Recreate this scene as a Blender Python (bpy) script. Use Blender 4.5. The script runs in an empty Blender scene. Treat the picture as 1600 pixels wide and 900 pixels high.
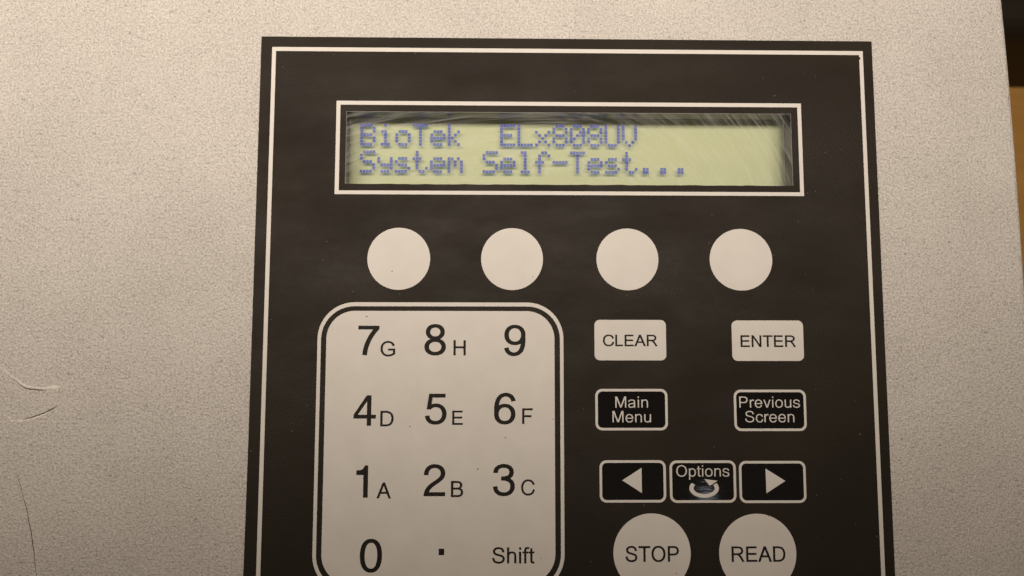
import bpy, bmesh, math, random
from mathutils import Matrix, Vector, noise

# ------------------------------------------------------------------ scene, camera, light
S = bpy.context.scene
C = bpy.data.collections.new("Scene Objects")
S.collection.children.link(C)
MM = 0.001                                     # all shapes below are written in millimetres
random.seed(4)

S.view_settings.view_transform = 'Standard'
S.view_settings.look = 'None'
S.view_settings.exposure = 0.0
S.view_settings.gamma = 1.0
S.render.engine = 'CYCLES'
S.cycles.max_bounces = 8
S.cycles.transparent_max_bounces = 16

cam_d = bpy.data.cameras.new("camera")
cam = bpy.data.objects.new("camera", cam_d)
C.objects.link(cam)
cam_d.sensor_width = 36.0
cam_d.lens = 36.0 * 1250.0 / 1600.0
cam_d.clip_start = 0.005
cam_d.clip_end = 50.0
ROT = Matrix(((0.9998557, -0.0022576, -0.0168377),
              (0.0006213, 0.9953270, -0.0965598),
              (0.0169770, 0.0965355, 0.9951848)))
cam.matrix_world = Matrix.Translation((0, 0, 170 * MM)) @ ROT.to_4x4()
cam_d.dof.use_dof = True
cam_d.dof.focus_distance = 0.172
cam_d.dof.aperture_fstop = 15.0
S.camera = cam

W = bpy.data.worlds.new("World")
S.world = W
W.use_nodes = True
bg = W.node_tree.nodes["Background"]
bg.inputs[0].default_value = (1.0, 0.76, 0.55, 1)
bg.inputs[1].default_value = 0.12


def area_lamp(name, loc, aim, sx, sy, power, colour, spread=180.0, shape='RECTANGLE'):
    d = bpy.data.lights.new(name, 'AREA')
    d.shape = shape
    d.size = sx * MM
    d.size_y = sy * MM
    d.energy = power
    d.color = colour
    d.spread = math.radians(spread)
    o = bpy.data.objects.new(name, d)
    C.objects.link(o)
    o.location = Vector(loc) * MM
    az = (Vector(loc) - Vector(aim)).normalized()
    ax = (Vector((1, 0, 0)) - az * az.x).normalized()
    o.rotation_euler = Matrix((ax, az.cross(ax), az)).transposed().to_euler()      # long side along X
    return o


# long lamp over the far edge of the instrument; a small lamp that glints in the glossy keys
area_lamp("bench_lamp", (-58, 76, 300), (-50, 119, 0), 440, 46, 0.425, (1.0, 0.86, 0.715), 79)
area_lamp("small_lamp", (146, -93, 400), (43, -25, 0), 9, 9, 0.00045, (0.86, 0.9, 1.0), 120, 'DISK')


# ------------------------------------------------------------------ materials
def mat(name):
    m = bpy.data.materials.new(name)
    m.use_nodes = True
    nt = m.node_tree
    return m, nt, nt.nodes["Principled BSDF"]


def N(nt, kind, **kw):
    n = nt.nodes.new(kind)
    for k, v in kw.items():
        if k.startswith('i_'):
            n.inputs[k[2:].replace('_', ' ')].default_value = v
        else:
            setattr(n, k, v)
    return n


def ramp(nt, src, a, b, ca=(0, 0, 0, 1), cb=(1, 1, 1, 1)):
    r = N(nt, 'ShaderNodeValToRGB')
    r.color_ramp.elements[0].position = a
    r.color_ramp.elements[1].position = b
    r.color_ramp.elements[0].color = ca
    r.color_ramp.elements[1].color = cb
    nt.links.new(src, r.inputs[0])
    return r


def obj_coord(nt, scale=(1, 1, 1)):
    t = N(nt, 'ShaderNodeTexCoord')
    mp = N(nt, 'ShaderNodeMapping')
    mp.inputs['Scale'].default_value = scale
    nt.links.new(t.outputs['Object'], mp.inputs[0])
    return mp.outputs[0]


def noise_node(nt, vec, scale, detail=2.0, rough=0.5):
    n = N(nt, 'ShaderNodeTexNoise')
    n.inputs['Scale'].default_value = scale
    n.inputs['Detail'].default_value = detail
    n.inputs['Roughness'].default_value = rough
    nt.links.new(vec, n.inputs['Vector'])
    return n.outputs['Fac']


def math_node(nt, op, a, b=None, c=None):
    n = N(nt, 'ShaderNodeMath', operation=op)
    for i, v in enumerate((a, b, c)):
        if v is None:
            continue
        if isinstance(v, (int, float)):
            n.inputs[i].default_value = v
        else:
            nt.links.new(v, n.inputs[i])
    return n.outputs[0]


def mix_col(nt, fac, a, b):
    n = N(nt, 'ShaderNodeMix', data_type='RGBA')
    for key, v in ((0, fac), (6, a), (7, b)):
        if isinstance(v, (int, float, tuple)):
            n.inputs[key].default_value = v
        else:
            nt.links.new(v, n.inputs[key])
    return n.outputs[2]


def bump(nt, height, bsdf, dist, strength=1.0):
    b = N(nt, 'ShaderNodeBump')
    b.inputs['Distance'].default_value = dist
    b.inputs['Strength'].default_value = strength
    nt.links.new(height, b.inputs['Height'])
    nt.links.new(b.outputs[0], bsdf.inputs['Normal'])


def powder_coat():
    m, nt, p = mat("grey powder coat")
    v = obj_coord(nt)
    fine = noise_node(nt, v, 2350, 2.0, 0.6)
    mid = noise_node(nt, v, 1300, 2.0, 0.5)
    broad = noise_node(nt, v, 38, 5.0, 0.6)
    # flecks of coating: short, wider than tall, some standing proud and some missing
    def flecks(scale, lo_a, lo_b, size=0.45):
        wide = N(nt, 'ShaderNodeMapping')
        wide.inputs['Scale'].default_value = (0.6, 1, 1)
        warp = N(nt, 'ShaderNodeTexNoise')
        warp.inputs['Scale'].default_value = 2400
        nt.links.new(v, warp.inputs['Vector'])
        wv = N(nt, 'ShaderNodeVectorMath', operation='MULTIPLY_ADD')
        wv.inputs[1].default_value = (0.0009, 0.0005, 0.0)
        nt.links.new(warp.outputs['Color'], wv.inputs[0])
        nt.links.new(v, wv.inputs[2])
        nt.links.new(wv.outputs[0], wide.inputs[0])
        vo = N(nt, 'ShaderNodeTexVoronoi', feature='F1')
        vo.inputs['Scale'].default_value = scale
        nt.links.new(wide.outputs[0], vo.inputs['Vector'])
        sep = N(nt, 'ShaderNodeSeparateColor')
        nt.links.new(vo.outputs['Color'], sep.inputs[0])
        dome = ramp(nt, vo.outputs['Distance'], 0.05, size, (1, 1, 1, 1), (0, 0, 0, 1)).outputs[0]
        return (math_node(nt, 'MULTIPLY', dome, ramp(nt, sep.outputs[0], lo_a, 1.0).outputs[0]),
                math_node(nt, 'MULTIPLY', dome, ramp(nt, sep.outputs[1], lo_b, 1.0).outputs[0]))
    p1, l1 = flecks(2300, 0.25, 0.60, 0.42)
    p2, l2 = flecks(800, 0.80, 0.80, 0.30)
    h = math_node(nt, 'MULTIPLY_ADD', mid, 0.6, fine)
    h = math_node(nt, 'MULTIPLY_ADD', p2, 0.30, h)
    h = math_node(nt, 'MULTIPLY_ADD', p1, 0.30, h)
    h = math_node(nt, 'MULTIPLY_ADD', l1, -0.30, h)
    bump(nt, h, p, 0.00050, 1.0)
    base = mix_col(nt, ramp(nt, broad, 0.36, 0.62).outputs[0], (0.70, 0.678, 0.652, 1), (0.765, 0.742, 0.716, 1))
    base = mix_col(nt, ramp(nt, fine, 0.30, 0.56).outputs[0], mix_col(nt, 0.42, base, (0.2, 0.18, 0.16, 1)), base)
    base = mix_col(nt, ramp(nt, fine, 0.56, 0.72).outputs[0], base, (0.90, 0.88, 0.85, 1))  # pale flakes on the grain peaks, their tiny highlights painted into the colour
    base = mix_col(nt, math_node(nt, 'MULTIPLY', l1, 0.34), base, (0.2, 0.18, 0.16, 1))
    base = mix_col(nt, math_node(nt, 'MULTIPLY', l2, 0.55), base, (0.2, 0.18, 0.16, 1))
    nt.links.new(base, p.inputs['Base Color'])
    p.inputs['Metallic'].default_value = 0.0
    p.inputs['Roughness'].default_value = 0.5
    p.inputs['Specular IOR Level'].default_value = 0.25
    return m


def overlay_black():
    m, nt, p = mat("matt black polyester")
    v = obj_coord(nt)
    fine = noise_node(nt, v, 3000, 2.0, 0.6)
    bump(nt, fine, p, 0.0001, 0.7)
    base = mix_col(nt, ramp(nt, noise_node(nt, v, 45, 3.0), 0.35, 0.65).outputs[0], (0.016, 0.0120, 0.0082, 1), (0.0205, 0.0155, 0.0105, 1))
    dust = ramp(nt, noise_node(nt, v, 1500, 0.0), 0.90, 0.93)
    base = mix_col(nt, dust.outputs[0], base, (0.13, 0.10, 0.08, 1))
    nt.links.new(base, p.inputs['Base Color'])
    smear = noise_node(nt, obj_coord(nt, (1, 2.2, 1)), 34, 5.0, 0.62)
    nt.links.new(ramp(nt, smear, 0.35, 0.68, (0.46, 0.46, 0.46, 1), (0.68, 0.68, 0.68, 1)).outputs[0], p.inputs['Roughness'])
    p.inputs['Specular IOR Level'].default_value = 0.18
    return m


def white_ink():
    m, nt, p = mat("off-white ink")
    v = obj_coord(nt)
    fine = noise_node(nt, v, 2200, 2.0, 0.6)
    bump(nt, fine, p, 0.00003, 0.4)
    soft = noise_node(nt, v, 160, 3.0, 0.6)
    base = mix_col(nt, ramp(nt, soft, 0.3, 0.7).outputs[0], (0.68, 0.665, 0.64, 1), (0.725, 0.71, 0.685, 1))
    specks = ramp(nt, noise_node(nt, v, 1300, 0.0), 0.085, 0.10)
    base = mix_col(nt, specks.outputs[0], (0.16, 0.14, 0.12, 1), base)
    nt.links.new(base, p.inputs['Base Color'])
    p.inputs['Roughness'].default_value = 0.5
    p.inputs['Specular IOR Level'].default_value = 0.35
    return m


def plain(name, col, rough=0.5, spec=0.5, metal=0.0, grain=0.0, scale=1500):
    m, nt, p = mat(name)
    v = obj_coord(nt)
    n = noise_node(nt, v, scale, 2.0)
    dark = tuple(c * (1 - grain) for c in col) + (1,)
    nt.links.new(mix_col(nt, n, dark, tuple(col) + (1,)), p.inputs['Base Color'])
    p.inputs['Roughness'].default_value = rough
    p.inputs['Specular IOR Level'].default_value = spec
    p.inputs['Metallic'].default_value = metal
    return m


def gloss_black():
    m, nt, p = mat("glossy black window film")
    v = obj_coord(nt, (1, 5, 1))
    n = noise_node(nt, v, 260, 4.0, 0.65)
    p.inputs['Base Color'].default_value = (0.004, 0.004, 0.005, 1)
    nt.links.new(ramp(nt, n, 0.3, 0.75, (0.02, 0.02, 0.02, 1), (0.09, 0.09, 0.09, 1)).outputs[0], p.inputs['Roughness'])
    bump(nt, n, p, 0.0001, 0.07)
    return m


def lcd_reflector():
    m, nt, p = mat("yellow-green LCD backing")
    v = obj_coord(nt)
    n = noise_node(nt, v, 1800, 2.0)
    nt.links.new(mix_col(nt, n, (0.585, 0.635, 0.405, 1), (0.615, 0.665, 0.425, 1)), p.inputs['Base Color'])
    p.inputs['Roughness'].default_value = 0.6
    p.inputs['Emission Color'].default_value = (0.78, 0.82, 0.40, 1)
    p.inputs['Emission Strength'].default_value = 0.02
    return m


def lcd_dot():
    m, nt, p = mat("blue liquid crystal dot")
    out = nt.nodes['Material Output']
    p.inputs['Base Color'].default_value = (0.05, 0.035, 0.60, 1)
    p.inputs['Roughness'].default_value = 0.5
    t = N(nt, 'ShaderNodeBsdfTransparent')
    t.inputs[0].default_value = (0.42, 0.66, 1.0, 1)
    mx = N(nt, 'ShaderNodeMixShader')
    v = obj_coord(nt)
    f = ramp(nt, noise_node(nt, v, 900, 1.0), 0.3, 0.7, (0.55, 0.55, 0.55, 1), (0.72, 0.72, 0.72, 1))
    nt.links.new(f.outputs[0], mx.inputs[0])
    nt.links.new(t.outputs[0], mx.inputs[1])
    nt.links.new(p.outputs[0], mx.inputs[2])
    nt.links.new(mx.outputs[0], out.inputs[0])
    return m


def scratched_window():
    """clear plastic whose surface carries wiping scratches, with their ring-shaped glint painted in"""
    m, nt, p = mat("scratched clear plastic")
    out = nt.nodes['Material Output']
    tc = N(nt, 'ShaderNodeTexCoord')
    sep = N(nt, 'ShaderNodeSeparateXYZ')
    nt.links.new(tc.outputs['Object'], sep.inputs[0])

    def polar(cx, cy, sx, rs, ts):
        dx = math_node(nt, 'MULTIPLY', math_node(nt, 'SUBTRACT', sep.outputs[0], cx * MM), 1.0)
        left = math_node(nt, 'LESS_THAN', dx, 0.0)
        dx = math_node(nt, 'MULTIPLY', dx, math_node(nt, 'MULTIPLY_ADD', left, sx - 1.0, 1.0))
        dy = math_node(nt, 'SUBTRACT', sep.outputs[1], cy * MM)
        r = math_node(nt, 'SQRT', math_node(nt, 'ADD', math_node(nt, 'MULTIPLY', dx, dx), math_node(nt, 'MULTIPLY', dy, dy)))
        th = math_node(nt, 'ARCTAN2', dy, dx)
        cb = N(nt, 'ShaderNodeCombineXYZ')
        nt.links.new(math_node(nt, 'MULTIPLY', r, rs), cb.inputs[0])
        nt.links.new(math_node(nt, 'MULTIPLY', th, ts), cb.inputs[1])
        return cb.outputs[0]
    fine = noise_node(nt, polar(15, 23, 0.42, 3000, 4.0), 1.0, 3.0, 0.7)
    coarse = noise_node(nt, polar(13, 25, 0.46, 800, 3.5), 1.0, 2.0, 0.6)
    hair = noise_node(nt, polar(16, 21, 0.38, 3600, 2.0), 1.0, 1.0, 0.5)
    a = ramp(nt, fine, 0.40, 0.60, (0.006, 0.006, 0.006, 1), (0.17, 0.17, 0.17, 1)).outputs[0]
    b = ramp(nt, coarse, 0.40, 0.58, (0.08, 0.08, 0.08, 1), (1, 1, 1, 1)).outputs[0]
    c = ramp(nt, hair, 0.70, 0.78, (0, 0, 0, 1), (0.14, 0.14, 0.14, 1)).outputs[0]
    fac = math_node(nt, 'ADD', math_node(nt, 'MULTIPLY', a, b), c)
    haze = N(nt, 'ShaderNodeBsdfDiffuse')  # pale haze paints the rings of scratch glint round the lamp's reflection
    haze.inputs[0].default_value = (0.78, 0.78, 0.84, 1)
    clear = N(nt, 'ShaderNodeBsdfTransparent')
    clear.inputs[0].default_value = (0.97, 0.98, 0.97, 1)
    mx = N(nt, 'ShaderNodeMixShader')
    nt.links.new(fac, mx.inputs[0])
    nt.links.new(clear.outputs[0], mx.inputs[1])
    nt.links.new(haze.outputs[0], mx.inputs[2])
    gl = N(nt, 'ShaderNodeBsdfGlossy')
    gl.inputs['Roughness'].default_value = 0.05
    m2 = N(nt, 'ShaderNodeMixShader')
    m2.inputs[0].default_value = 0.035
    nt.links.new(mx.outputs[0], m2.inputs[1])
    nt.links.new(gl.outputs[0], m2.inputs[2])
    nt.links.new(m2.outputs[0], out.inputs[0])
    return m


def wood():
    m, nt, p = mat("ochre bench laminate")
    v = obj_coord(nt, (1, 9, 1))
    n = noise_node(nt, v, 14, 5.0, 0.65)
    nt.links.new(mix_col(nt, ramp(nt, n, 0.3, 0.7).outputs[0], (0.50, 0.262, 0.063, 1), (0.60, 0.325, 0.082, 1)), p.inputs['Base Color'])
    p.inputs['Roughness'].default_value = 0.55
    return m


M = dict(
    coat=powder_coat(), black=overlay_black(), white=white_ink(), gloss=gloss_black(),
    lcd=lcd_reflector(), dot=lcd_dot(), window=scratched_window(), wood=wood(),
    ink=plain("dark legend ink", (0.013, 0.010, 0.008), 0.6, 0.2, 0, 0.2),
    wall=plain("dark recess plastic", (0.03, 0.03, 0.034), 0.35, 0.5, 0, 0.3),
    rim=plain("window edge and highlight", (0.42, 0.41, 0.40), 0.4, 0.5, 0, 0.5, 900),  # light grey edge, also used for the painted highlight ring
    rubber=plain("black rubber", (0.02, 0.02, 0.02), 0.8, 0.3, 0, 0.3),
    scratch=plain("bare scratched metal", (0.95, 0.92, 0.87), 0.3, 0.6, 0.0, 0.08),
    scuff=plain("dark rub mark", (0.12, 0.10, 0.085), 0.6, 0.3, 0, 0.4),
    box=plain("dark brown plastic", (0.02, 0.014, 0.006), 0.6, 0.3, 0, 0.5, 90),
)


# ------------------------------------------------------------------ mesh helpers (millimetres in, metres out)
def link(name, bm, m, parent=None, smooth=False):
    me = bpy.data.meshes.new(name)
    bmesh.ops.recalc_face_normals(bm, faces=bm.faces[:])
    for v in bm.verts:
        v.co *= MM
    bm.to_mesh(me)
    bm.free()
    me.materials.append(m)
    if smooth:
        for p in me.polygons:
            p.use_smooth = True
    o = bpy.data.objects.new(name, me)
    C.objects.link(o)
    if parent:
        o.parent = parent
    return o


def slab(bm, outer, holes, z0, z1):
    """flat piece of sheet with holes, from z0 (below) to z1 (top)"""
    loops = [outer] + list(holes)
    edges = []
    tops = []
    for lp in loops:
        vs = [bm.verts.new((x, y, z1)) for x, y in lp]
        tops.append(vs)
        for i in range(len(vs)):
            edges.append(bm.edges.new((vs[i], vs[(i + 1) % len(vs)])))
    r = bmesh.ops.triangle_fill(bm, use_beauty=True, use_dissolve=False, edges=edges, normal=(0, 0, 1))
    for vs in tops:
        lo = [bm.verts.new((v.co.x, v.co.y, z0)) for v in vs]
        n = len(vs)
        for i in range(n):
            bm.faces.new((vs[i], vs[(i + 1) % n], lo[(i + 1) % n], lo[i]))


def rrect(x0, y0, x1, y1, r, n=8):
    pts = []
    for cx, cy, a0 in ((x1 - r, y1 - r, 0), (x0 + r, y1 - r, 90), (x0 + r, y0 + r, 180), (x1 - r, y0 + r, 270)):
        for i in range(n + 1):
            a = math.radians(a0 + 90 * i / n)
            pts.append((cx + r * math.cos(a), cy + r * math.sin(a)))
    return pts


def rect(x0, y0, x1, y1):
    return [(x0, y0), (x1, y0), (x1, y1), (x0, y1)]


def ellipse(cx, cy, rx, ry, n=64, e=2.0):
    pts = []
    for i in range(n):
        a = 2 * math.pi * i / n
        c, s = math.cos(a), math.sin(a)
        pts.append((cx + rx * math.copysign(abs(c) ** (2 / e), c), cy + ry * math.copysign(abs(s) ** (2 / e), s)))
    return pts


def sheet(name, outer, holes, z0, z1, m, parent):
    bm = bmesh.new()
    slab(bm, outer, holes, z0, z1)
    return link(name, bm, m, parent)


def box(bm, x0, y0, z0, x1, y1, z1):
    slab(bm, rect(x0, y0, x1, y1), [], z0, z1)
    vs = [v for v in bm.verts if abs(v.co.z - z0) < 1e-6]
    lo = [v for v in vs if x0 - 1e-6 <= v.co.x <= x1 + 1e-6 and y0 - 1e-6 <= v.co.y <= y1 + 1e-6]
    lo.sort(key=lambda v: math.atan2(v.co.y - (y0 + y1) / 2, v.co.x - (x0 + x1) / 2))
    bm.faces.new(lo)


# ------------------------------------------------------------------ lettering: grotesque outlines in 2048-unit ems
CAP = 1466.0


def path_points(spec, n=12):
    tok = spec.split()
    pts = []
    i = 0
    while i < len(tok):
        c = tok[i][0]
        if c in 'ML':
            pts.append((float(tok[i][1:]), float(tok[i + 1])))
            i += 2
        else:
            v = [float(tok[i][1:])] + [float(t) for t in tok[i + 1:i + 6]]
            p0 = pts[-1]
            for k in range(1, n + 1):
                t = k / n
                u = 1 - t
                pts.append(tuple(u ** 3 * p0[j] + 3 * u * u * t * v[j] + 3 * u * t * t * v[2 + j] + t ** 3 * v[4 + j] for j in (0, 1)))
            i += 6
    return pts


def stroke(spec, wv=186, wh=160):
    p = path_points(spec)
    left, right = [], []
    for i in range(len(p)):
        a = p[max(i - 1, 0)]
        b = p[min(i + 1, len(p) - 1)]
        tx, ty = b[0] - a[0], b[1] - a[1]
        l = math.hypot(tx, ty)
        tx, ty = tx / l, ty / l
        w = (wv * ty * ty + wh * tx * tx) / 2
        left.append((p[i][0] - ty * w, p[i][1] + tx * w))
        right.append((p[i][0] + ty * w, p[i][1] - tx * w))
    return (left + right[::-1], [])


def ring(x0, y0, x1, y1, dx, dy, e=2.15):
    cx, cy, rx, ry = (x0 + x1) / 2, (y0 + y1) / 2, (x1 - x0) / 2, (y1 - y0) / 2
    return (ellipse(cx, cy, rx, ry, 40, e), [ellipse(cx, cy, rx - dx, ry - dy, 40, e)])


def bar(x0, y0, x1, y1):
    return (rect(x0, y0, x1, y1), [])


def poly(*p):
    return (list(p), [])


def turned(shapes, cx, cy):
    f = lambda l: [(2 * cx - x, 2 * cy - y) for x, y in l]
    return [(f(o), [f(h) for h in hs]) for o, hs in shapes]


DV, DH = 200, 172
SIX = [ring(80, -25, 1052, 960, DV, DH - 8),
       stroke("M965 1095 C925 1300 790 1405 610 1405 C330 1405 180 1140 180 700 C180 610 180 540 186 470", DV, DH)]
GLYPH = {
    '0': (1139, [ring(85, -25, 1049, 1491, DV, DH, 2.3)]),
    '1': (1139, [poly((150, 1037), (473, 1037), (473, 0), (676, 0), (676, 1466), (533, 1466), (500, 1385), (430, 1300), (330, 1255), (150, 1240))]),
    '2': (1139, [stroke("M172 985 C172 1240 330 1405 560 1405 C785 1405 936 1265 936 1062 C936 890 830 790 650 665 C430 515 240 400 178 100", DV, DH),
                 poly((62, 0), (1040, 0), (1040, 176), (85, 176))]),
    '3': (1139, [stroke("M165 1075 C170 1290 320 1405 550 1405 C765 1405 905 1290 905 1110 C905 930 775 810 430 810", DV, DH),
                 stroke("M430 800 C790 800 950 680 950 435 C950 200 780 60 545 60 C310 60 160 190 150 430", DV, DH)]),
    '4': (1139, [bar(640, 0, 826, 1466), bar(26, 350, 1040, 525), poly((26, 520), (620, 1466), (700, 1466), (700, 1290), (205, 520))]),
    '5': (1139, [bar(250, 1288, 1000, 1466), poly((240, 1466), (425, 1466), (318, 760), (125, 690)),
                 stroke("M218 745 C300 850 420 905 550 905 C795 905 955 735 955 485 C955 220 785 60 540 60 C320 60 165 175 150 400", DV, DH)]),
    '6': (1139, SIX),
    '7': (1139, [bar(97, 1288, 1046, 1466), stroke("M958 1350 C700 1050 450 620 395 0", 205, 190)]),
    '8': (1139, [ring(140, 730, 994, 1491, DV - 8, DH - 8), ring(83, -25, 1052, 800, DV, DH - 6)]),
    '9': (1139, turned(SIX, 566, 733)),
    '.': (569, [bar(186, 0, 391, 205)]),
    'A': (1366, [poly((-3, 0), (205, 0), (790, 1466), (580, 1466)), poly((1160, 0), (1369, 0), (787, 1466), (578, 1466)), bar(330, 432, 1040, 592)]),
    'B': (1366, [bar(150, 0, 340, 1466), stroke("M250 1386 L720 1386 C960 1386 1085 1280 1085 1105 C1085 900 950 775 720 775 L250 775"),
                 stroke("M250 80 L740 80 C1010 80 1165 200 1165 425 C1165 650 1000 775 740 775 L250 775")]),
    'C': (1479, [stroke("M1345 1000 C1290 1270 1070 1408 800 1408 C450 1408 203 1150 203 740 C203 310 440 58 790 58 C1100 58 1310 235 1365 530")]),
    'D': (1479, [bar(158, 0, 348, 1466), stroke("M250 1386 L640 1386 C1080 1386 1290 1150 1290 740 C1290 320 1080 80 640 80 L250 80")]),
    'E': (1366, [bar(162, 0, 352, 1466), bar(300, 0, 1256, 166), bar(300, 668, 1180, 832), bar(300, 1300, 1220, 1466)]),
    'F': (1251, [bar(168, 0, 358, 1466), bar(300, 1300, 1157, 1466), bar(300, 640, 1030, 806)]),
    'G': (1593, [stroke("M1335 1020 C1270 1280 1080 1408 820 1408 C450 1408 205 1150 205 735 C205 310 460 58 820 58 C1040 58 1250 140 1390 265"),
                 bar(830, 570, 1475, 736), bar(1290, 205, 1475, 736)]),
    'H': (1479, [bar(164, 0, 354, 1466), bar(1125, 0, 1315, 1466), bar(300, 695, 1200, 861)]),
    'L': (1139, [bar(150, 0, 340, 1466), bar(300, 0, 1065, 168)]),
    'M': (1706, [bar(152, 0, 336, 1466), bar(1366, 0, 1550, 1466), poly((200, 1466), (420, 1466), (940, 0), (762, 0)), poly((1282, 1466), (1502, 1466), (940, 0), (762, 0))]),
    'N': (1479, [bar(156, 0, 342, 1466), bar(1125, 0, 1311, 1466), poly((170, 1466), (362, 1466), (1300, 0), (1105, 0))]),
    'O': (1593, [ring(99, -25, 1496, 1491, 195, 162)]),
    'P': (1366, [bar(158, 0, 350, 1466), stroke("M250 1386 L730 1386 C1010 1386 1162 1260 1162 1035 C1162 800 1010 675 730 675 L250 675")]),
    'R': (1479, [bar(161, 0, 353, 1466), stroke("M250 1386 L800 1386 C1060 1386 1225 1270 1225 1065 C1225 850 1060 735 790 735 L250 735"),
                 stroke("M700 735 C880 715 960 610 1080 430 L1345 0", 190, 170)]),
    'S': (1366, [stroke("M1130 1030 C1115 1280 940 1408 675 1408 C400 1408 252 1280 252 1085 C252 890 400 830 680 762 C1000 690 1165 620 1165 400 C1165 190 980 58 690 58 C380 58 195 210 185 480")]),
    'T': (1251, [bar(48, 1296, 1210, 1466), bar(533, 0, 725, 1400)]),
    'a': (1139, [stroke("M155 735 C185 930 330 1010 545 1010 C790 1010 885 900 885 720 L885 260 C885 130 895 60 930 0", 178, 150),
                 stroke("M885 625 C800 585 700 565 540 540 C300 505 165 450 165 285 C165 140 270 55 440 55 C690 55 885 210 885 480", 178, 150)]),
    'c': (1024, [stroke("M930 710 C890 910 760 1010 580 1010 C320 1010 168 830 168 530 C168 220 320 50 575 50 C780 50 920 170 945 410", 180, 150)]),
    'e': (1139, [bar(165, 465, 1050, 605), stroke("M962 535 C962 840 800 1010 570 1010 C320 1010 165 830 165 530 C165 220 320 50 580 50 C770 50 905 150 955 345", 180, 150)]),
    'f': (569, [stroke("M262 0 L262 1180 C262 1340 340 1412 470 1412 C530 1412 580 1405 630 1395", 180, 150), bar(19, 925, 540, 1062)]),
    'h': (1139, [bar(135, 0, 315, 1466), stroke("M228 640 C228 880 380 1005 590 1005 C810 1005 908 880 908 660 L908 0", 180, 152)]),
    'i': (455, [bar(136, 0, 316, 1062), bar(136, 1262, 316, 1466)]),
    'n': (1139, [bar(135, 0, 315, 1062), stroke("M228 640 C228 880 380 1005 590 1005 C810 1005 908 880 908 660 L908 0", 180, 152)]),
    'o': (1139, [ring(68, -24, 1067, 1086, 184, 150)]),
    'p': (1139, [bar(135, -407, 315, 1062), ring(140, -24, 1065, 1086, 180, 150)]),
    'r': (682, [bar(133, 0, 313, 1062), stroke("M225 560 C225 850 370 990 530 990 C590 990 640 975 690 945", 180, 160)]),
    's': (1024, [stroke("M860 730 C840 930 710 1012 510 1012 C290 1012 175 920 175 785 C175 640 290 600 515 545 C760 485 870 440 870 290 C870 130 720 50 510 50 C270 50 150 150 130 355", 176, 150)]),
    't': (569, [stroke("M272 1370 L272 260 C272 120 340 65 440 65 C480 65 520 70 552 78", 180, 150), bar(36, 925, 545, 1062)]),
    'u': (1139, [bar(817, 0, 997, 1062), stroke("M221 1062 L221 400 C221 170 330 55 530 55 C740 55 907 190 907 450", 180, 152)]),
    'v': (1024, [poly((26, 1062), (222, 1062), (598, 0), (425, 0)), poly((802, 1062), (994, 1062), (598, 0), (425, 0))]),
}


def grow(lp, d):
    """outline moved outwards by d"""
    n = len(lp)
    area = sum(lp[i - 1][0] * lp[i][1] - lp[i][0] * lp[i - 1][1] for i in range(n))
    sg = 1.0 if area > 0 else -1.0
    res = []
    for i in range(n):
        p0, p1, p2 = Vector(lp[i - 1]), Vector(lp[i]), Vector(lp[(i + 1) % n])
        e1, e2 = (p1 - p0).normalized(), (p2 - p1).normalized()
        k = Vector((e1.y + e2.y, -e1.x - e2.x)) * sg
        k = k / max(k.dot(Vector((e1.y, -e1.x)) * sg), 0.5)
        res.append((p1.x + k.x * d, p1.y + k.y * d))
    return res


def lettering(name, text, x0, x1, y0, y1, z, m, parent, extents=False, bold=0.0):
    """text fitted between x0..x1, baseline y0, cap height at y1"""
    shapes = []
    pen = 0.0
    for ch in text:
        adv, gs = GLYPH[ch]
        for o, hs in gs:
            shapes.append(([(x + pen, y) for x, y in o], [[(x + pen, y) for x, y in h] for h in hs]))
        pen += adv
    xs = [p[0] for o, _ in shapes for p in o]
    ys = [p[1] for o, _ in shapes for p in o]
    lo, hi = min(xs), max(xs)
    b, t = (min(ys), max(ys)) if extents else (0.0, CAP)
    sx, sy = (x1 - x0) / (hi - lo), (y1 - y0) / (t - b)
    f = lambda l: [(x0 + (x - lo) * sx, y0 + (y - b) * sy) for x, y in l]
    bm = bmesh.new()
    for k, (o, hs) in enumerate(shapes):
        if bold:
            o, hs = grow(o, bold), [grow(h, -bold) for h in hs]
        slab(bm, f(o), [f(h) for h in hs], z - 0.004, z + 0.012 + 0.0025 * (k % 4))
    return link(name, bm, m, parent)


# ------------------------------------------------------------------ setting: bench
BENCH = -150.0
bm = bmesh.new()
box(bm, -600, -420, BENCH - 30, 620, 480, BENCH)
bench = link("bench_top", bm, M['wood'])
bench["kind"] = "structure"

# ------------------------------------------------------------------ the instrument
reader = bpy.data.objects.new("laboratory_instrument", None)
C.objects.link(reader)
reader.location = (0, 0, BENCH * MM)
reader["label"] = "grey textured laboratory instrument with black membrane keypad and two-line display, on the ochre bench"
reader["category"] = "instrument"


def part(o, parent=reader):
    """meshes are written in panel coordinates: keep them there under their parent"""
    o.parent = parent
    if parent is reader:
        o.location = (0, 0, -BENCH * MM)
    return o


# casing: top sheet with the display cut-out, rolled edges, side walls
XR = [(140, 111.6), (110, 112.3), (81.5, 112.96), (66.7, 113.5), (49.3, 113.87), (32, 114.08), (0, 114.25), (-60, 114.3), (-130, 114.3)]
outline = [(-260, 140)] + [(-260, -130)] + [(x, y) for y, x in XR[::-1]]
WIN = (-33.1, 38.9, 63.96, 54.96)               # display cut-out


def inset(lp, d):
    n = len(lp)
    res = []
    for i in range(n):
        p0, p1, p2 = Vector(lp[i - 1]), Vector(lp[i]), Vector(lp[(i + 1) % n])
        e1, e2 = (p1 - p0).normalized(), (p2 - p1).normalized()
        n1, n2 = Vector((-e1.y, e1.x)), Vector((-e2.y, e2.x))
        k = (n1 + n2)
        k = k / max(k.dot(n1), 0.3)
        res.append((p1.x + k.x * d, p1.y + k.y * d))
    return res


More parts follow.
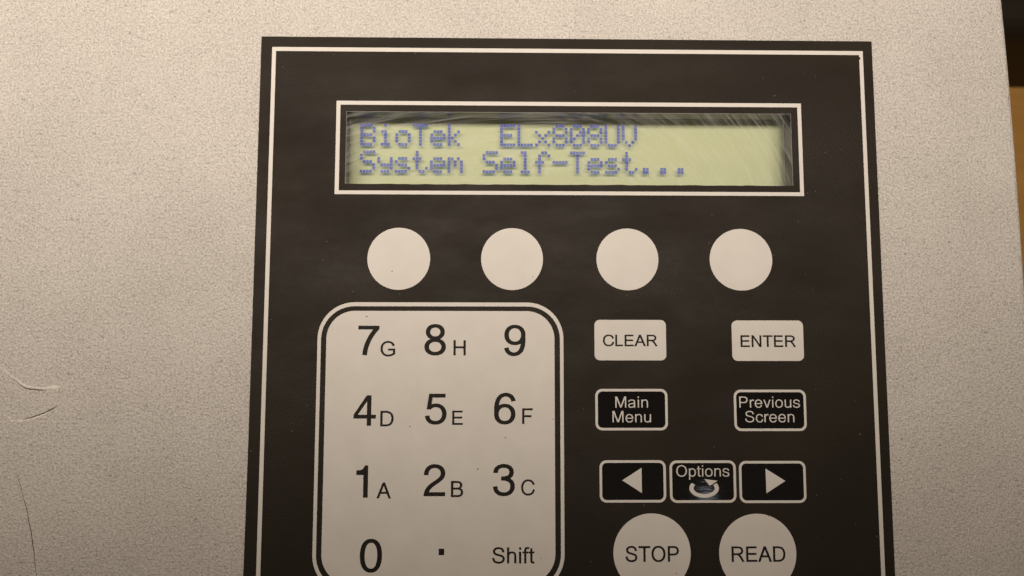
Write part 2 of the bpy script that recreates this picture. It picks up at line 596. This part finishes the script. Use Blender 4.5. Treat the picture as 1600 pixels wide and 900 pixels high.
bm = bmesh.new()
RAD = 1.6
prof = [(RAD * (1 - math.sin(a)), -RAD * (1 - math.cos(a))) for a in [math.radians(15 * i) for i in range(7)]]
prof = [(d, z) for d, z in prof] + [(0.0, BENCH + 10)]
rings = [[bm.verts.new((x, y, z)) for x, y in inset(outline, d)] for d, z in prof]
n = len(outline)
for a, b in zip(rings, rings[1:]):
    for i in range(n):
        bm.faces.new((a[i], a[(i + 1) % n], b[(i + 1) % n], b[i]))
hole = [bm.verts.new((x, y, 0)) for x, y in rect(WIN[0] - 0.6, WIN[1] - 0.6, WIN[2] + 0.6, WIN[3] + 0.6)]
ed = [bm.edges.get((rings[0][i], rings[0][(i + 1) % n])) for i in range(n)]
ed += [bm.edges.new((hole[i], hole[(i + 1) % 4])) for i in range(4)]
bmesh.ops.triangle_fill(bm, use_beauty=True, use_dissolve=False, edges=ed, normal=(0, 0, 1))
bm.faces.new(rings[-1])
casing = part(link("casing", bm, M['coat']))
casing["label"] = "silver-grey casing with coarse powder-coat texture"

# scratches raised and gouged in the coating
def ridge(name, pts, w, h, m, parent, jitter=0.05):
    ps = []
    for i in range(len(pts) - 1):
        for k in range(6):
            t = k / 6
            p0, p1 = pts[max(i - 1, 0)], pts[i]
            p2, p3 = pts[i + 1], pts[min(i + 2, len(pts) - 1)]
            ps.append(tuple(0.5 * ((2 * p1[j]) + (-p0[j] + p2[j]) * t + (2 * p0[j] - 5 * p1[j] + 4 * p2[j] - p3[j]) * t * t + (-p0[j] + 3 * p1[j] - 3 * p2[j] + p3[j]) * t ** 3) for j in (0, 1)))
    ps.append(pts[-1])
    bm = bmesh.new()
    prev = None
    for i, p in enumerate(ps):
        a, b = ps[max(i - 1, 0)], ps[min(i + 1, len(ps) - 1)]
        d = Vector((b[0] - a[0], b[1] - a[1])).normalized()
        ww = w * (0.25 + 0.75 * math.sin(math.pi * min(1, (i + 1) / len(ps)) ** 1.6) + random.uniform(-.15, .15))
        ww = max(ww, 0.05)
        j = random.uniform(-jitter, jitter)
        row = [bm.verts.new((p[0] - d.y * s * ww / 2 - d.y * j, p[1] + d.x * s * ww / 2 + d.x * j, z)) for s, z in ((1, -0.02), (0.3, h * random.uniform(.7, 1.1)), (-0.4, h * random.uniform(.5, 1)), (-1, -0.02))]
        if prev:
            for q in range(3):
                bm.faces.new((prev[q], prev[q + 1], row[q + 1], row[q]))
        prev = row
    return part(link(name, bm, m), parent)


ridge("scratch", [(-107.5, 1.4), (-104.25, -0.43), (-101.49, -2.29), (-99.0, -4.15), (-97.39, -4.55), (-94.06, -4.82), (-91.82, -4.68)], 0.46, 0.16, M['scratch'], casing)
ridge("scratch", [(-95.2, -4.9), (-93.6, -4.62), (-92.4, -4.62), (-91.7, -4.9)], 0.9, 0.22, M['scratch'], casing)
ridge("scratch", [(-102.97, -10.5), (-101.78, -10.63), (-101.21, -11.42), (-98.96, -11.56), (-96.36, -10.9), (-93.78, -9.84), (-92.12, -8.79)], 0.46, 0.18, M['scratch'], casing)
ridge("gouge", [(-101.4, -2.75), (-99.1, -4.6), (-97.4, -5.0), (-94.5, -5.2)], 0.34, 0.03, M['scuff'], casing)
ridge("gouge", [(-98.9, -11.25), (-96.36, -10.55), (-93.78, -9.5), (-92.0, -8.5)], 0.46, 0.03, M['scuff'], casing)
ridge("gouge", [(-99.66, -21.89), (-98.09, -26.17), (-96.47, -31.6), (-95.24, -37.11), (-94.0, -44.5)], 0.34, 0.012, M['scuff'], casing)

for x, y in ((-235, 115), (90, 115), (-235, -105), (90, -105)):
    bm = bmesh.new()
    bmesh.ops.create_cone(bm, cap_ends=True, segments=24, radius1=8, radius2=10, depth=10.0, matrix=Matrix.Translation((x, y, BENCH + 5)))
    part(link("rubber_foot", bm, M['rubber']))

# black keypad sheet with the window cut-out (its lower cut is a little ragged)
ZT = 0.30
hole = []
for i in range(60):
    hole.append((WIN[0] + (WIN[2] - WIN[0]) * i / 60, WIN[1] + random.choice((0, 0, 0, -0.04, 0.05, 0.07, -0.05))))
hole += [(WIN[2], WIN[1]), (WIN[2], WIN[3]), (WIN[0], WIN[3])]
overlay = part(sheet("keypad_sheet", [(-51.93, 71.62), (-52.0, -17), (-52.25, -60), (82.48, -60), (82.48, 71.52)], [hole], 0.002, ZT, M['black'], None))
overlay["label"] = "matt black membrane sheet covering the keypad area"
Z1 = ZT + 0.012


def line_frame(name, a, b, parent, m=None):
    return part(sheet(name, rect(*a), [rect(*b)], ZT - 0.01, Z1, m or M['white'], None), parent)


line_frame("border_line", (-49.53, -57.6, 80.40, 69.26), (-48.68, -56.75, 79.56, 68.36), overlay)
line_frame("display_frame_line", (-35.26, 36.65, 66.23, 57.27), (-34.40, 37.47, 65.40, 56.40), overlay)
part(sheet("worn_speck", ellipse(79.62, 67.6, 0.22, 0.3, 8), [], Z1 - 0.002, Z1 + 0.006, M['black'], None), overlay)

# display: recess walls, painted edge highlight, scratched window, LCD glass with characters
LCDZ = -7.9
DOTZ = -6.0
display = part(sheet("display", rect(WIN[0] - 3, WIN[1] - 5, WIN[2] + 3, WIN[3] + 3), [], LCDZ - 1, LCDZ, M['lcd'], None))
display["label"] = "yellow-green character display with blue dot-matrix text"


def tube(name, r_in, thick, z0, z1, m, parent):
    a = (r_in[0] - thick, r_in[1] - thick, r_in[2] + thick, r_in[3] + thick)
    return part(sheet(name, rect(*a), [rect(*r_in)], z0, z1, m, None), parent)


tube("recess_wall", WIN, 0.55, -4.4, -0.02, M['wall'], display)
tube("recess_light_seal", (WIN[0] - 2.6, WIN[1] - 2.6, WIN[2] + 2.6, WIN[3] + 2.6), 3.0, LCDZ + 0.01, -0.05, M['wall'], display)  # dark bezel box added to keep light from leaking into the recess
tube("recess_ceiling", (WIN[0] - 0.56, WIN[1] - 0.56, WIN[2] + 0.56, WIN[3] + 0.56), 2.6, -2.0, -0.06, M['wall'], display)
tube("edge_highlight", (WIN[0] + 0.10, WIN[1] + 0.10, WIN[2] - 0.10, WIN[3] - 0.10), 0.16, -4.48, -4.36, M['rim'], display)  # light grey ring paints the highlight along the wall's lower edge
tube("cut_edge", (WIN[0] + 0.07, WIN[1] + 0.02, WIN[2] - 0.07, WIN[3] - 0.07), 0.10, 0.12, 0.20, M['rim'], display)
bm = bmesh.new()
bmesh.ops.create_grid(bm, x_segments=1, y_segments=1, size=0.5, matrix=Matrix.Translation(((WIN[0] + WIN[2]) / 2, (WIN[1] + WIN[3]) / 2, 0.05)) @ Matrix.Diagonal((WIN[2] - WIN[0] - 0.02, WIN[3] - WIN[1] - 0.02, 1, 1)))
window = part(link("display_window", bm, M['window']))
window["label"] = "clear plastic window with wiping scratches and their painted ring-shaped glint"

FONT = {
    'B': "11110 10001 10001 11110 10001 10001 11110", 'i': "00100 00000 01100 00100 00100 00100 01110",
    'o': "00000 00000 01110 10001 10001 10001 01110", 'T': "11111 00100 00100 00100 00100 00100 00100",
    'e': "00000 00000 01110 10001 11111 10000 01110", 'k': "10000 10000 10010 10100 11000 10100 10010",
    'E': "11111 10000 10000 11110 10000 10000 11111", 'L': "10000 10000 10000 10000 10000 10000 11111",
    'x': "00000 00000 10001 01010 00100 01010 10001", '8': "01110 10001 10001 01110 10001 10001 01110",
    '0': "01110 10001 10011 10101 11001 10001 01110", 'U': "10001 10001 10001 10001 10001 10001 01110",
    'V': "10001 10001 10001 10001 10001 01010 00100", 'S': "01111 10000 10000 01110 00001 00001 11110",
    'y': "00000 00000 10001 10001 01111 00001 01110", 's': "00000 00000 01110 10000 01110 00001 11110",
    't': "01000 01000 11100 01000 01000 01001 00110", 'm': "00000 00000 11010 10101 10101 10001 10001",
    'l': "01100 00100 00100 00100 00100 00100 01110", 'f': "00110 01001 01000 11100 01000 01000 01000",
    '-': "00000 00000 00000 11111 00000 00000 00000", '.': "00000 00000 00000 00000 00000 01100 01100",
}
DX, DY, PITCH = 0.70, 0.735, 3.925
char_mesh = {}
for row, (txt, ytop) in enumerate((("BioTek  ELx808UV", 54.16), ("System Self-Test...", 47.98))):
    for col, ch in enumerate(txt):
        if ch == ' ':
            continue
        if ch not in char_mesh:
            bm = bmesh.new()
            for j, bits in enumerate(FONT[ch].split()):
                for i, b in enumerate(bits):
                    if b == '1':
                        x, y = i * DX, -j * DY
                        vs = [bm.verts.new(p) for p in ((x, y - DY + 0.06, 0), (x + DX - 0.06, y - DY + 0.06, 0), (x + DX - 0.06, y, 0), (x, y, 0))]
                        bm.faces.new(vs)
            o = link("display_character", bm, M['dot'])
            char_mesh[ch] = o.data
        else:
            o = bpy.data.objects.new("display_character", char_mesh[ch])
            C.objects.link(o)
        o.parent = display
        o.location = ((-31.12 + PITCH * col) * MM, ytop * MM, DOTZ * MM)

# keys -----------------------------------------------------------------------------------
ZK = ZT + 0.014                                  # top of the printed key faces
ZL = ZK + 0.006                                  # legends lie on the key faces


def key_plate(name, outer, m=None):
    return part(sheet(name, outer, [], ZT - 0.01, ZK, m or M['white'], None))


def legend(text, x0, x1, y0, y1, parent, m='ink', name="legend", ext=False, bold=16.0):
    return part(lettering(name, text, x0, x1, y0, y1, ZL, M[m], None, ext, bold if m == 'ink' else -12.0), parent)


for x, r in ((-21.30, 6.69), (2.88, 6.62), (27.62, 6.66), (52.08, 6.76)):
    key_plate("soft_key", ellipse(x, 22.70, r, 6.68, 72))

pad = key_plate("number_pad", rrect(-36.30, -44.6, 11.88, 11.53, 5.9, 14))
pad["label"] = "off-white rounded number pad plate with dark digits"
part(sheet("pad_outline", rrect(-38.16, -46.5, 13.78, 13.36, 7.7, 14), [rrect(-37.42, -45.75, 13.04, 12.52, 6.95, 14)], ZT - 0.01, Z1, M['white'], None), pad)
for t, x0, x1, y0, y1 in (
        ('7', -29.58, -25.18, 2.16, 8.36), ('8', -15.60, -11.11, 2.13, 8.73), ('9', 1.23, 5.72, 2.01, 8.61),
        ('4', -30.26, -25.63, -12.52, -6.24), ('5', -15.33, -10.86, -12.29, -5.91), ('6', -0.85, 3.63, -12.27, -5.71),
        ('1', -29.43, -27.04, -27.24, -20.72), ('2', -15.47, -11.0, -26.97, -20.46), ('3', -1.05, 3.46, -27.0, -20.45),
        ('0', -28.39, -23.88, -42.33, -35.59), ('.', -12.19, -11.11, -38.87, -37.64)):
    legend(t, x0, x1, y0, y1, pad, name="digit_legend" if t != '.' else "point_legend", ext=True, bold=6.0)
for t, x0, x1, y0, y1 in (
        ('G', -24.84, -21.80, 1.92, 5.14), ('H', -9.46, -6.93, 2.17, 5.32), ('D', -24.64, -21.92, -12.63, -9.47),
        ('E', -9.61, -7.43, -12.33, -9.43), ('F', 5.05, 7.22, -12.14, -8.96), ('A', -25.18, -22.25, -27.39, -24.21),
        ('B', -9.76, -7.29, -27.15, -23.93), ('C', 4.82, 7.64, -26.88, -23.62)):
    legend(t, x0, x1, y0, y1, pad, name="letter_legend", ext=True)
legend("Shift", -1.15, 7.55, -40.58, -37.40, pad, name="shift_legend")

k = key_plate("clear_key", rrect(20.38, 1.12, 35.63, 9.70, 1.15))
legend("CLEAR", 22.21, 33.71, 4.14, 6.52, k, bold=24.0)
k = key_plate("enter_key", rrect(49.68, 1.03, 65.0, 9.62, 1.15))
legend("ENTER", 51.55, 63.28, 4.0, 6.43, k, bold=24.0)


def dark_key(name, x0, y0, x1, y1):
    k = key_plate(name, rrect(x0 + 0.2, y0 + 0.2, x1 - 0.2, y1 - 0.2, 1.2), M['gloss'])
    part(sheet("key_outline", rrect(x0, y0, x1, y1, 1.45), [rrect(x0 + 0.52, y0 + 0.52, x1 - 0.52, y1 - 0.52, 0.98)], ZT - 0.008, ZK + 0.008, M['white'], None), k)
    return k


k = dark_key("main_menu_key", 20.43, -13.52, 35.70, -4.88)
legend("Main", 24.63, 31.58, -8.80, -6.46, k, 'white')
legend("Menu", 24.00, 32.16, -11.87, -9.48, k, 'white')
k = dark_key("previous_screen_key", 49.74, -13.68, 65.09, -5.04)
legend("Previous", 50.87, 63.79, -8.81, -6.46, k, 'white')
legend("Screen", 52.04, 62.51, -11.87, -9.48, k, 'white')
k = dark_key("left_arrow_key", 21.18, -28.37, 35.08, -19.70)
part(sheet("arrow_mark", [(25.9, -23.82), (30.0, -26.43), (29.98, -21.26)], [], ZK - 0.004, ZL + 0.01, M['white'], None), k)
k = dark_key("right_arrow_key", 50.45, -28.52, 64.51, -19.88)
part(sheet("arrow_mark", [(60.16, -24.0), (56.05, -21.46), (56.09, -26.54)], [], ZK - 0.004, ZL + 0.01, M['white'], None), k)
k = dark_key("options_key", 35.86, -28.45, 49.79, -19.76)
legend("Options", 37.25, 48.42, -23.08, -20.74, k, 'white')
cx, cy = 43.04, -25.46
out, inn = [], []
for i in range(41):
    a = math.radians(146 + (392 - 146) * i / 40)
    out.append((cx + 3.10 * math.cos(a), cy + 1.95 * math.sin(a)))
    inn.append((cx + 2.22 * math.cos(a), cy + 1.20 * math.sin(a)))
bm = bmesh.new()
slab(bm, out + inn[::-1], [], ZK - 0.004, ZL + 0.008)
slab(bm, [(43.14, -23.59), (44.22, -24.98), (45.92, -23.95)], [], ZK - 0.004, ZL + 0.012)
part(link("curved_arrow_mark", bm, M['white']), k)

k = key_plate("stop_key", ellipse(31.92, -38.62, 8.03, 8.03, 72))
legend("STOP", 26.43, 37.46, -40.36, -37.24, k)
k = key_plate("read_key", ellipse(53.92, -38.75, 8.05, 8.05, 72))
legend("READ", 48.48, 59.65, -40.44, -37.36, k)

# ------------------------------------------------------------------ dark box behind, on the bench
bm = bmesh.new()
prof = [(115.4, BENCH), (115.4, BENCH + 46)] + [(115.4 + 10 * (1 - math.cos(math.radians(a))), BENCH + 46 + 10 * math.sin(math.radians(a))) for a in range(15, 91, 15)] + [(300, BENCH + 56), (300, BENCH)]
A = [bm.verts.new((150, y, z)) for y, z in prof]
B = [bm.verts.new((420, y, z)) for y, z in prof]
for i in range(len(prof)):
    j = (i + 1) % len(prof)
    bm.faces.new((A[i], A[j], B[j], B[i]))
bm.faces.new(A)
bm.faces.new(B)
bx = link("storage_box", bm, M['box'])
bx["label"] = "dark brown box on the ochre bench beside the instrument's rear corner"
bx["category"] = "box"
